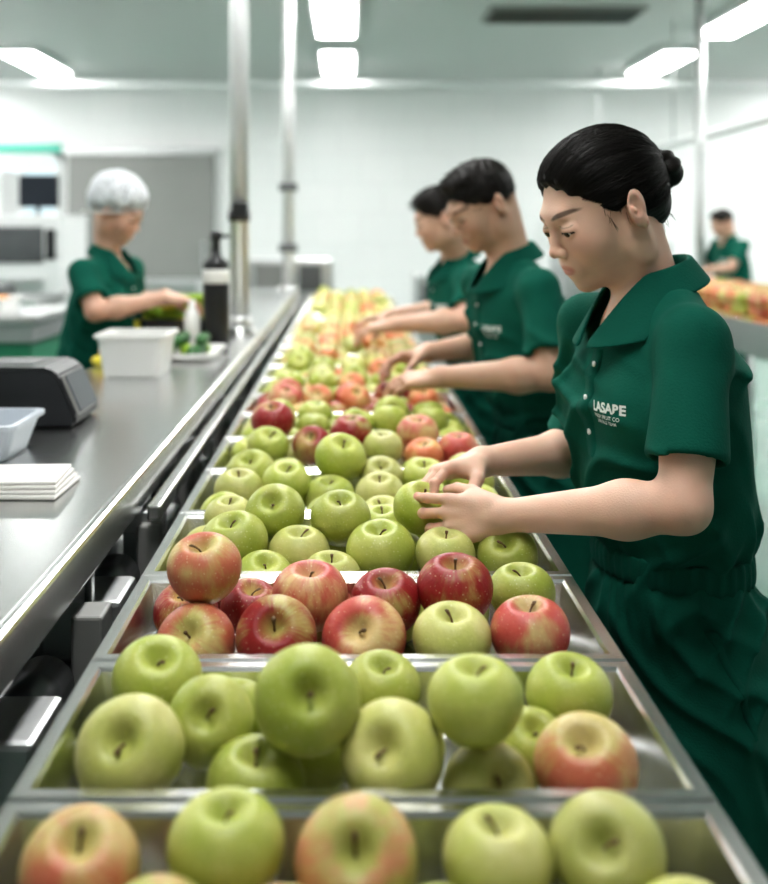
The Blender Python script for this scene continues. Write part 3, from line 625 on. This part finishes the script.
# ------------------------------------------------------------------ conveyor frame + trays
ED=[.587,.867,1.148,1.43,1.745]
while ED[-1]<7.3: ED.append(ED[-1]+.315)
TX0,TX1=-.272,.292
e=empty('sorting_conveyor',(0,4,0))
for nm,x in (('side_beam_left',TX0-.002),('side_beam_right',TX1-.022)):
    box(nm,(x,.5,.90),(x+.024,ED[-1]+.05,.978),M['steel'],.004,e)
box('outer_flange_right',(TX1-.004,.5,.955),(TX1+.022,ED[-1]+.05,.968),M['steel'],.003,e)
box('drip_pan',(TX0+.03,.52,.84),(TX1-.03,ED[-1],.86),M['dark_steel'],.003,e)
box('lower_beam_right',(TX1-.03,.55,.55),(TX1,ED[-1],.60),M['steel_dull'],.004,e); box('lower_beam_left',(TX0,.55,.55),(TX0+.03,ED[-1],.60),M['steel_dull'],.004,e)
for i,y in enumerate(np.arange(.7,7.5,1.3)):
    for j,x in enumerate((TX0+.02,TX1-.03)):
        box(f'leg_{i}_{j}',(x-.018,y-.018,.02),(x+.018,y+.018,.90),M['steel_dull'],.004,e); tube(f'foot_{i}_{j}',(x,y,0),(x,y,.025),.032,M['black'],e)
    box(f'cross_{i}',(TX0+.02,y-.015,.87),(TX1-.02,y+.015,.90),M['steel_dull'],.002,e)
def tray_mesh(L,x0=TX0,x1=TX1,name='tray'):
    z1=1.05; zf=.985; rim=.0185; sl=.010; y0,y1=.0015,L-.0015
    def rect(a,z): return [(x0+a,y0+a,z),(x1-a,y0+a,z),(x1-a,y1-a,z),(x0+a,y1-a,z)]
    prof=[(.002,zf-.002),(0,z1-.022),(-.0,z1-.004),(.003,z1),(rim-.003,z1),(rim,z1-.004),(rim+sl,zf+.004),(rim+sl+.006,zf)]
    bm=bmesh.new(); R=[[bm.verts.new(p) for p in rect(a,z)] for a,z in prof]
    for a,b in zip(R[:-1],R[1:]):
        for i in range(4): bm.faces.new((a[i],a[(i+1)%4],b[(i+1)%4],b[i]))
    bm.faces.new(R[-1]); bm.faces.new(R[0][::-1])
    bmesh.ops.recalc_face_normals(bm,faces=bm.faces[:]); me=bpy.data.meshes.new(name); bm.to_mesh(me); bm.free(); return me
for y0,y1 in zip(ED[:-1],ED[1:]):
    o=mesh_obj('steel_sorting_tray',tray_mesh(y1-y0),M['steel_tray']); o.location=(0,y0,0)
# ------------------------------------------------------------------ apples
def apple_mesh(name,nu,nv,seed):
    r_=random.Random(seed); bm=bmesh.new(); R=[]; a5=r_.random()*6; asym=r_.uniform(-.06,.06); hz=r_.uniform(.85,.94)
    for j in range(1,nv):
        t=math.pi*j/nv; ring=[]
        for i in range(nu):
            p=2*math.pi*i/nu; r=math.sin(t)*(1+.08*math.cos(t)); z=hz*math.cos(t)
            if t<math.pi/2: z-=.42*math.exp(-(r/.30)**2)
            else: z+=.26*math.exp(-(r/.24)**2)
            r*=1+.024*math.cos(5*p+a5)*(t/math.pi)**2+asym*.5*math.cos(2*p); z+=asym*math.cos(p+a5)*r*.8
            ring.append(bm.verts.new((r*math.cos(p),r*math.sin(p),z)))
        R.append(ring)
    top=bm.verts.new((0,0,hz-.42)); bot=bm.verts.new((0,0,-hz+.26))
    for i in range(nu):
        bm.faces.new((top,R[0][i],R[0][(i+1)%nu])); bm.faces.new((bot,R[-1][(i+1)%nu],R[-1][i]))
    for a,b in zip(R[:-1],R[1:]):
        for i in range(nu): bm.faces.new((a[i],b[i],b[(i+1)%nu],a[(i+1)%nu]))
    nf=len(bm.faces)
    S=[]; bx,by=r_.uniform(-.2,.2),r_.uniform(-.2,.2); sl=r_.uniform(.30,.50)
    for j in range(7):
        u=j/6; z=hz-.46+u*sl; rr=.040-.012*math.sin(u*math.pi)+.014*(u>.8)
        S.append([bm.verts.new((bx*u*u+rr*math.cos(k*math.pi/3),by*u*u+rr*math.sin(k*math.pi/3),z)) for k in range(6)])
    for a,b in zip(S[:-1],S[1:]):
        for i in range(6): bm.faces.new((a[i],a[(i+1)%6],b[(i+1)%6],b[i]))
    bm.faces.new(S[-1])
    for i in range(5):
        p=2*math.pi*i/5; c,s=math.cos(p),math.sin(p)
        vs=[bm.verts.new(q) for q in ((.07*c-.03*s,.07*s+.03*c,-hz+.21),(.07*c+.03*s,.07*s-.03*c,-hz+.21),(.02*c,.02*s,-hz+.08))]; bm.faces.new(vs)
    bm.faces.ensure_lookup_table()
    for k,f in enumerate(bm.faces): f.smooth=True; f.material_index=0 if k<nf else 1
    me=bpy.data.meshes.new(name); bm.to_mesh(me); bm.free(); return me
AM={}
for kk in A:
    for lod,(nu,nv) in enumerate(((44,30),(22,15))):
        AM[kk,lod]=[]
        for s in range(4):
            me=apple_mesh(f'apple_{kk}_{lod}_{s}',nu,nv,s+11); me.materials.append(A[kk]); me.materials.append(M['stem']); AM[kk,lod].append(me)
def put(e,n,p,r,kind,tilt,yaw,lod):
    o=bpy.data.objects.new(f'apple_{n}',random.choice(AM[kind,lod])); link(o); o.location=p; o.scale=(r,r,r)
    o.rotation_euler=(Matrix.Rotation(yaw*0.6,3,'Z')@Matrix.Rotation(tilt,3,'X')@Matrix.Rotation(random.uniform(0,6.28),3,'Z')).to_euler(); par(o,e); return o
def relax(P,R,mob,bx,it=90):
    P=P.copy(); n=len(P)
    for _ in range(it):
        D=P[:,None]-P[None]; d=np.sqrt((D**2).sum(-1))+1e-9; T=(R[:,None]+R[None])*.955; ov=np.clip(T-d,0,None); np.fill_diagonal(ov,0)
        w=mob[:,None]/(mob[:,None]+mob[None]); P+=((D/d[...,None])*(ov*w*.6)[...,None]).sum(1)
        P[:,2]-=.0006*(mob>.6)
        P[:,0]=np.clip(P[:,0],bx[0]+R,bx[1]-R); P[:,1]=np.clip(P[:,1],bx[2]+R,bx[3]-R); P[:,2]=np.maximum(P[:,2],.985+R*.93)
    return P
def pick(pal): return random.choice(pal)
def fill_tray(y0,y1,hand,pal,lod,x0=TX0,x1=TX1,upper=.75,avoid=()):
    bx=(x0+.024,x1-.024,y0+.022,y1-.022); P=[];R=[];K=[];T=[];mob=[]
    for h in hand:
        px,py,w,z,kd=h[:5]; Y=(CH-z)*FPX/(py-VY); X=(px-VX)*Y/FPX; r=w*Y/(2*FPX); P.append((X,Y,z)); R.append(r); K.append(kd); T.append(math.radians(h[5] if len(h)>5 else random.uniform(5,40))); mob.append(.25)
    nh=len(P); nx=6; ny=3
    for lay,z in ((0,1.027),(1,1.088)):
        for i in range(nx-lay):
            for j in range(ny-lay*(ny>2)):
                if lay and (nh or random.random()>upper): continue
                x=bx[0]+.043+(i+.5*lay)*(bx[1]-bx[0]-.086)/(nx-1)+random.uniform(-.008,.008); y=bx[2]+.042+(j+.5*lay)*(bx[3]-bx[2]-.084)/(ny-1)+random.uniform(-.006,.006)
                r=random.uniform(.038,.043); p=np.array((x,y,z))
                if any(np.linalg.norm(p-np.array(q))<.72*(r+s) for q,s in zip(P[:nh],R[:nh])): continue
                if any(np.linalg.norm(p-np.array(q))<s for q,s in avoid): continue
                P.append(tuple(p)); R.append(r); K.append(pick(pal)); T.append(math.radians(random.uniform(-20,65))); mob.append(1.)
    P=np.array(P);R=np.array(R);mob=np.array(mob); P=relax(P,R,mob,bx)
    e=empty('apple_pile',((bx[0]+bx[1])/2,(y0+y1)/2,1.0))
    for i in range(len(P)): put(e,i+1,P[i],R[i],K[i],T[i],random.uniform(-.8,.8),lod)
H0=[(80,872,120,1.045,'b',25),(225,850,116,1.055,'g',10),(350,872,124,1.045,'q',50),(500,866,112,1.045,'y',5),(622,872,118,1.045,'y',50)]
H1=[(163,672,87,1.055,'g',30),(131,752,108,1.055,'y',50),(212,724,88,1.055,'g',55),(306,708,106,1.090,'g',60),(258,780,100,1.03,'g',15),(390,755,105,1.055,'y',55),
    (380,688,76,1.045,'g',20),(477,712,96,1.090,'g',8),(487,782,95,1.03,'y',55),(566,700,86,1.05,'g',15),(587,768,102,1.045,'b',30),(535,742,74,1.03,'g',30)]
H2=[(203,583,75,1.09,'b',20),(198,630,80,1.045,'b',50),(310,597,76,1.065,'p',12),(277,638,82,1.045,'r',50),(366,637,84,1.045,'p',52),(385,606,70,1.055,'r',20),(455,590,76,1.075,'r',12),
    (452,640,78,1.045,'y',15),(522,594,66,1.055,'g',10),(530,634,80,1.048,'p',8),(250,608,60,1.04,'r',20)]
H3=[(275,519,60,1.075,'g',45),(338,521,60,1.075,'g',20),(303,556,62,1.04,'y',10),(232,548,68,1.045,'g',20),(376,555,70,1.045,'g',15),(445,556,60,1.045,'y',10),(508,556,60,1.045,'g',40),(224,518,48,1.03,'y',10),(385,524,48,1.035,'g',10),(475,527,50,1.035,'g',20)]
H4=[(243,490,50,1.045,'y',10),(255,469,48,1.055,'g',30),(296,486,48,1.05,'g',20),(338,468,52,1.07,'g',30),(322,487,50,1.045,'g',15),(380,496,50,1.04,'y',15),(382,472,44,1.05,'y',30),(420,478,46,1.045,'g',15),(470,480,46,1.04,'g',20)]
H5=[(268,446,42,1.06,'g',30),(272,427,42,1.075,'r',20),(311,448,40,1.05,'r',40),(350,435,42,1.075,'r',10),(383,448,40,1.06,'y',10),(417,432,42,1.07,'p',15),(427,456,40,1.04,'o',20),(461,451,42,1.045,'p',10),(235,450,40,1.03,'g')]
hands_=[H0,H1,H2,H3,H4,H5]; pals=['gyq','gyg','rrpg','gyg','gyg','gy','gggy','rropg','ggyo','yqogy','yoqgy','yqyo','gyyo','yyoq']
for t,(y0,y1) in enumerate(zip(ED[:-1],ED[1:])):
    fill_tray(y0,y1,hands_[t] if t<6 else [],pals[t] if t<len(pals) else 'yygoq',0 if t<5 else 1,avoid=[((.102,1.62,1.09),.065)])
AP=Vector((.104,1.615,1.090)); o=bpy.data.objects.new('apple',AM['g',0][0]); link(o); o.location=AP; o.scale=(.040,)*3; o.rotation_euler=(.5,.1,.3)
# ------------------------------------------------------------------ second conveyor (right)
def second_line(x0,x1,y0,y1):
    e=empty('sorting_conveyor',((x0+x1)/2,(y0+y1)/2,0))
    for nm,x in (('side_left',x0),('side_right',x1-.03)): box(nm,(x,y0,.88),(x+.03,y1,1.05),M['steel'],.005,e)
    box('end_near',(x0,y0-.03,.88),(x1,y0,1.05),M['steel'],.005,e); box('end_far',(x0,y1,.88),(x1,y1+.03,1.05),M['steel'],.005,e); box('bed',(x0+.03,y0,.95),(x1-.03,y1,.975),M['steel_dull'],.003,e)
    for i,y in enumerate(np.arange(y0+.1,y1,1.1)):
        for j,x in enumerate((x0+.03,x1-.03)): tube(f'leg_{i}_{j}',(x,y,0),(x,y,.9),.025,M['steel_dull'],e)
    y=y0; 
    p=empty('apple_pile',((x0+x1)/2,(y0+y1)/2,1.0)); n=0
    while y<y1-.05:
        x=x0+.08
        while x<x1-.07:
            for z in (1.02,1.08,1.14):
                if z>1.05 and random.random()>.7: continue
                n+=1; put(p,n,(x+random.uniform(-.015,.015)+(.04 if 1.1>z>1.05 else 0),y+.05+random.uniform(-.01,.01),z),.041,pick('ooybbgp'),random.uniform(-.3,.8),0,1)
            x+=.088
        y+=.088
second_line(1.95,2.58,4.7,8.2)
# ------------------------------------------------------------------ items on worktop
e=empty('label_printer',(-.66,2.3,1.10)); PX=-.045
bm=bmesh.new(); prof=[(-.725,1.104),(-.505,1.104),(-.500,1.125),(-.535,1.205),(-.560,1.222),(-.715,1.222),(-.725,1.21)]
fa=[bm.verts.new((x+PX,2.20,z)) for x,z in prof]; fb=[bm.verts.new((x+PX,2.40,z)) for x,z in prof]; n=len(prof)
bm.faces.new(fa); bm.faces.new(fb[::-1])
for i in range(n): bm.faces.new((fa[i],fb[i],fb[(i+1)%n],fa[(i+1)%n]))
bmesh.ops.recalc_face_normals(bm,faces=bm.faces[:]); bmesh.ops.bevel(bm,geom=bm.edges[:],offset=.006,segments=2,affect='EDGES')
me=bpy.data.meshes.new('body'); bm.to_mesh(me); bm.free(); mesh_obj('body',me,M['black'],e)
ang=math.atan2(.08,.035)
box('screen',(-.5545+PX,2.225,1.1645),(-.4745+PX,2.375,1.1685),M['screen'],.001,e,(0,ang,0)); box('screen_bezel',(-.5595+PX,2.215,1.162),(-.4735+PX,2.385,1.1660),M['grey_paint'],.001,e,(0,ang,0))
box('paper_slot',(-.70+PX,2.25,1.221),(-.60+PX,2.35,1.224),M['dark_steel'],.001,e)
open_tub('frosted_tray',(-.735,1.86,1.101),(-.565,2.06,1.165),M['clear_pl'],taper=.8)
e=empty('folded_cloth',(-.53,1.68,1.10))
for i in range(4): box(f'layer_{i+1}',(-.66+.004*i,1.62+.003*i,1.101+i*.006),(-.43-.003*i,1.76-.002*i,1.107+i*.006),M['paper'],.0025,e,(0,0,.03*(i-1)))
open_tub('white_tub',(-.685,2.93,1.101),(-.485,3.16,1.215),M['white_pl'],taper=.86)
box('label_sheet',(-.735,2.50,1.1005),(-.60,2.62,1.102),M['paper'])
def capsule(name,c,d,l,r,mat,e,bend=0):
    bm=bmesh.new(); bmesh.ops.create_uvsphere(bm,u_segments=14,v_segments=12,radius=1.)
    for v in bm.verts:
        z=v.co.z; s=(1-z**4)**.5 if abs(z)<1 else 0; q=math.hypot(v.co.x,v.co.y)+1e-9
        v.co=Vector((v.co.x/q*s*r+bend*z*z*l,v.co.y/q*s*r,z*l/2))
    me=bpy.data.meshes.new(name); bm.to_mesh(me); bm.free(); o=mesh_obj(name,me,mat,e,True); o.location=c; o.rotation_mode='QUATERNION'; o.rotation_quaternion=Vector(d).to_track_quat('Z','Y'); return o
open_tub('white_plate_tray',(-.62,3.28,1.101),(-.40,3.60,1.125),M['white_pl'],taper=.9)
e=empty('cucumber_pile',(-.51,3.46,1.13))
for i in range(9): capsule(f'cucumber_{i+1}',(-.57+.055*(i%3)+random.uniform(-.01,.01),3.38+.05*(i//3),1.128+.03*(i%2)+.0),(random.uniform(-.4,.4),1,0),.13,.019,M['dgreen'] if i%4 else M['lgreen'],e,.02)
e=empty('carrot_pile',(-.69,3.42,1.12))
for i in range(9): capsule(f'carrot_{i+1}',(-.70+.012*(i%3),3.20+.045*i,1.118+.02*(i%2)),(1,random.uniform(-.5,.5),0),.10,.017,M['orange'] if i%3 else M['yellow'],e,.01)
open_tub('vegetable_crate',(-.735,3.78,1.101),(-.46,4.12,1.19),M['black'],taper=.93)
e=empty('courgette_pile',(-.6,3.9,1.2))
for i in range(30): capsule(f'courgette_{i+1}',(-.69+.045*(i%5)+random.uniform(-.01,.01),3.84+.052*((i//5)%5),1.165+.024*(i//9)+random.uniform(0,.02)),(random.uniform(.3,1),random.uniform(-.6,.6),random.uniform(-.1,.2)),.14,.02,M['lgreen'] if i%3 else M['yellow'],e,.02)
lathe('white_bottle',[(.022,0),(.028,.004),(.028,.10),(.02,.125),(.011,.135),(.011,.16),(.004,.162)],M['white_pl'],(-.525,3.68,1.101))
e=empty('sanitizer_dispenser',(-.447,3.70,1.10))
lathe('canister',[(.040,0),(.044,.006),(.044,.24),(.041,.255),(.020,.262)],M['black'],(-.447,3.70,1.101),e)
lathe('white_band',[(.0445,0),(.0455,.002),(.0455,.045),(.0445,.047)],M['white_pl'],(-.447,3.70,1.318),e)
lathe('cap',[(.043,0),(.043,.03),(.018,.045),(.012,.10),(.02,.105),(.02,.13),(.006,.135)],M['black'],(-.447,3.70,1.36),e)
tube('nozzle',(-.447,3.70,1.48),(-.40,3.68,1.475),.006,M['black'],e)
e=empty('steel_pole',(-.42,4.2,1.10)); tube('shaft',(-.42,4.2,1.10),(-.42,4.2,ZC),.036,M['pole'],e,seg=32); tube('base_flange',(-.42,4.2,1.10),(-.42,4.2,1.125),.07,M['steel'],e)
tube('collar_ring',(-.42,4.2,1.12),(-.42,4.2,1.17),.046,M['steel_dull'],e); box('sensor_bracket',(-.44,4.12,1.54),(-.38,4.17,1.60),M['black'],.004,e); tube('clamp',(-.42,4.2,1.53),(-.42,4.2,1.57),.042,M['black'],e)
tube('ceiling_flange',(-.42,4.2,ZC-.02),(-.42,4.2,ZC),.08,M['steel'],e)
e=empty('steel_pole',(-.385,7.25,1.10)); tube('shaft',(-.40,7.25,1.10),(-.40,7.25,ZC),.038,M['pole'],e); tube('base_flange',(-.40,7.25,1.10),(-.40,7.25,1.12),.07,M['steel'],e)
for z in (1.75,1.35): box(f'clamp_{z}',(-.46,7.19,z),(-.34,7.31,z+.05),M['dark_steel'],.005,e)
# ------------------------------------------------------------------ background equipment
def machine(name,lo,hi,body,panels=()):
    e=empty(name,((lo[0]+hi[0])/2,(lo[1]+hi[1])/2,0)); box('body',(lo[0],lo[1],lo[2]+.1),hi,body,.015,e)
    for i,(x,y) in enumerate(((lo[0]+.06,lo[1]+.06),(hi[0]-.06,lo[1]+.06),(lo[0]+.06,hi[1]-.06),(hi[0]-.06,hi[1]-.06))): tube(f'foot_{i+1}',(x,y,lo[2]),(x,y,lo[2]+.11),.03,M['dark_steel'],e)
    for i,(a,b,mt) in enumerate(panels): box(f'panel_{i+1}',(a[0],lo[1]-.012,a[1]),(b[0],lo[1]+.002,b[1]),mt,.004,e)
    return e
e=machine('packing_machine',(-3.6,9.0,0),(-2.36,9.9,1.62),M['white_paint'],(((-3.5,1.22),(-2.5,1.52),M['dark_steel']),((-3.45,.75),(-2.5,1.1),M['steel_dull']),((-2.48,1.25),(-2.40,1.5),M['black'])))
box('top_duct',(-3.4,9.2,1.62),(-2.9,9.7,2.0),M['white_paint'],.02,e); box('monitor',(-2.75,9.15,1.68),(-2.42,9.2,1.95),M['screen'],.01,e); tube('monitor_arm',(-2.6,9.2,1.6),(-2.6,9.2,1.75),.02,M['black'],e)
machine('wash_station',(-2.25,9.4,0),(-1.3,10.1,1.05),M['steel_dull'],(((-2.1,.5),(-1.5,.9),M['dark_steel']),))
def counter(name,x0,x1,y0,y1,z,skirt):
    e=empty(name,((x0+x1)/2,(y0+y1)/2,0)); box('top',(x0,y0,z-.04),(x1,y1,z),M['steel'],.006,e); box('skirt',(x0+.04,y0+.04,.12),(x1-.04,y1-.04,z-.12),skirt,.005,e)
    box('drawer_band',(x0+.02,y0+.02,z-.12),(x1-.02,y1-.02,z-.04),M['steel_dull'],.004,e)
    for i,(x,y) in enumerate(((x0+.06,y0+.06),(x1-.06,y0+.06),(x0+.06,y1-.06),(x1-.06,y1-.06))): tube(f'leg_{i+1}',(x,y,0),(x,y,.14),.025,M['steel_dull'],e)
counter('packing_counter',-3.2,-1.42,5.0,5.8,1.10,M['gpanel'])
counter('packing_counter',-4.6,-2.0,7.0,7.8,1.05,M['gpanel'])
e=empty('carrot_crate',(-1.9,5.3,1.1)); open_tub('crate',(-2.15,5.15,1.101),(-1.62,5.5,1.17),M['white_pl'],e,taper=.93)
for i in range(14): capsule(f'carrot_{i+1}',(-2.08+.032*i,5.3+random.uniform(-.05,.05),1.16),(random.uniform(-.3,.3),1,0),.2,.022,M['orange'],e)
e=empty('parcel_scale',(-2.5,7.4,1.05)); box('base',(-2.8,7.2,1.05),(-2.3,7.6,1.12),M['dark_steel'],.01,e); box('platform',(-2.78,7.22,1.12),(-2.32,7.58,1.14),M['steel'],.005,e); box('display',(-2.75,7.5,1.14),(-2.55,7.55,1.35),M['black'],.01,e)
machine('control_cabinet',(-.75,8.0,0),(-.12,8.5,1.28),M['steel_dull'],(((-.68,1.05),(-.4,1.24),M['grey_paint']),((-.36,1.05),(-.2,1.24),M['dark_steel'])))
machine('weighing_station',(.55,9.0,0),(1.15,9.6,1.12),M['steel_dull'],(((.6,.9),(1.1,1.05),M['dark_steel']),))
machine('packing_machine',(2.0,10.2,0),(3.0,11.0,1.38),M['steel_dull'],(((2.1,1.0),(2.5,1.3),M['dark_steel']),((2.6,1.0),(2.9,1.3),M['white_paint'])))
machine('control_cabinet',(1.35,10.8,0),(1.85,11.3,1.25),M['white_paint'],(((1.4,.9),(1.8,1.15),M['steel_dull']),))
floor_pole(2.87,9.0,.04)
e=empty('overhead_rail',(2.95,8,2.27)); tube('rail',(2.95,3.0,2.27),(2.95,13.5,2.27),.035,M['white_paint'],e)
for i,y in enumerate((4.,7.,10.,13.)): tube(f'hanger_{i+1}',(2.95,y,2.27),(2.95,y,ZC),.008,M['steel_dull'],e)
# ------------------------------------------------------------------ people
def d2(a): return math.radians(a)
person('factory_worker_woman',(.482,1.64),d2(180+16),(.376,1.625,1.530),d2(180+16),d2(25),[
    dict(elbow=(.428,1.405,1.145),wrist=(.215,1.535,1.100),d=(-.92,.20,-.12),n=(-.15,.95,-.25),curl=[(14,28,22),(20,36,26),(28,42,28),(36,46,30)],thumb=(.65,.45,.45),tc=18,h=.0018),
    dict(elbow=(.405,1.84,1.130),wrist=(.203,1.690,1.142),d=(-.86,-.42,-.10),n=(-.10,-.35,-.93),curl=[(28,42,25),(30,42,28),(32,44,30),(34,46,30)],thumb=(.5,.6,.45),tc=20,h=.0018)],
    lean=.030,H=1.65,female=True,hair='bun',shw=.148,shf=.036,hs=.98,shz=1.350)
person('factory_worker_man',(.50,2.80),d2(180+16),(.335,2.755,1.560),d2(180+18),d2(30),[
    dict(elbow=(.470,2.53,1.165),wrist=(.215,2.60,1.150),d=(-.9,.15,-.12),n=(-.1,.3,-.95)),
    dict(elbow=(.43,3.03,1.19),wrist=(.21,2.90,1.175),d=(-.9,-.15,-.15),n=(0,-.3,-.95))],
    lean=.09,H=1.66,female=False,hair='short',res=1.3,skin=(.56,.36,.26),shw=.16,hs=.95,shf=.02,shz=1.35,face=(1,1.05,.98),nose=.003,hairtop=.006)
person('factory_worker_man',(.475,3.88),d2(180+12),(.312,3.80,1.535),d2(180+4),d2(20),[
    dict(elbow=(.385,3.60,1.20),wrist=(.15,3.64,1.185),d=(-.9,.1,-.15),n=(0,.1,-1)),
    dict(elbow=(.38,4.08,1.20),wrist=(.15,4.0,1.185),d=(-.9,-.1,-.15),n=(0,-.1,-1))],
    lean=.09,H=1.63,female=False,hair='short',res=1.6,skin=(.60,.39,.29),shw=.150,hs=.92,shf=.02,shz=1.34,face=(.96,.95,1.04),nose=-.002,hairtop=-.004)
person('worker_in_hairnet',(-.90,3.84),d2(-18),(-.80,3.80,1.560),d2(-14),d2(26),[
    dict(elbow=(-.80,4.06,1.22),wrist=(-.66,3.95,1.262),d=(.9,-.1,-.1),n=(0,0,-1)),
    dict(elbow=(-.83,3.60,1.23),wrist=(-.63,3.76,1.262),d=(.9,.2,-.1),n=(0,.1,-1))],
    lean=.07,H=1.64,female=True,hair='net',res=1.6,skin=(.60,.38,.28),hs=.92)
person('factory_worker_man',(3.10,8.8),d2(180+15),(2.98,8.78,1.55),d2(185),d2(22),[
    dict(elbow=(2.95,8.5,1.2),wrist=(2.70,8.5,1.17),d=(-.9,.1,-.15),n=(0,.1,-1)),
    dict(elbow=(2.97,9.1,1.2),wrist=(2.72,9.05,1.17),d=(-.9,-.1,-.15),n=(0,-.1,-1))],
    lean=.07,H=1.66,female=False,hair='short',res=2.0,skin=(.54,.35,.26),hs=.95)
# ------------------------------------------------------------------ world, camera
w=bpy.data.worlds.new('World'); sc.world=w; w.use_nodes=True; w.node_tree.nodes['Background'].inputs[0].default_value=(.8,.85,.9,1); w.node_tree.nodes['Background'].inputs[1].default_value=.4
cd=bpy.data.cameras.new('camera'); cam=bpy.data.objects.new('camera',cd); link(cam); cam.location=(0,0,CH); cam.rotation_euler=(math.pi/2,0,0)
cd.sensor_fit='HORIZONTAL'; cd.sensor_width=36; cd.lens=FPX/768*36; cd.shift_x=(384-VX)/768; cd.shift_y=-(442-VY)/768
cd.clip_start=.05; cd.dof.use_dof=True; cd.dof.focus_distance=1.42; cd.dof.aperture_fstop=3.5
sc.camera=cam
sc.view_settings.view_transform='Standard'; sc.view_settings.exposure=0.
try: sc.view_settings.look='Medium High Contrast'
except Exception as ex: print('look',ex)
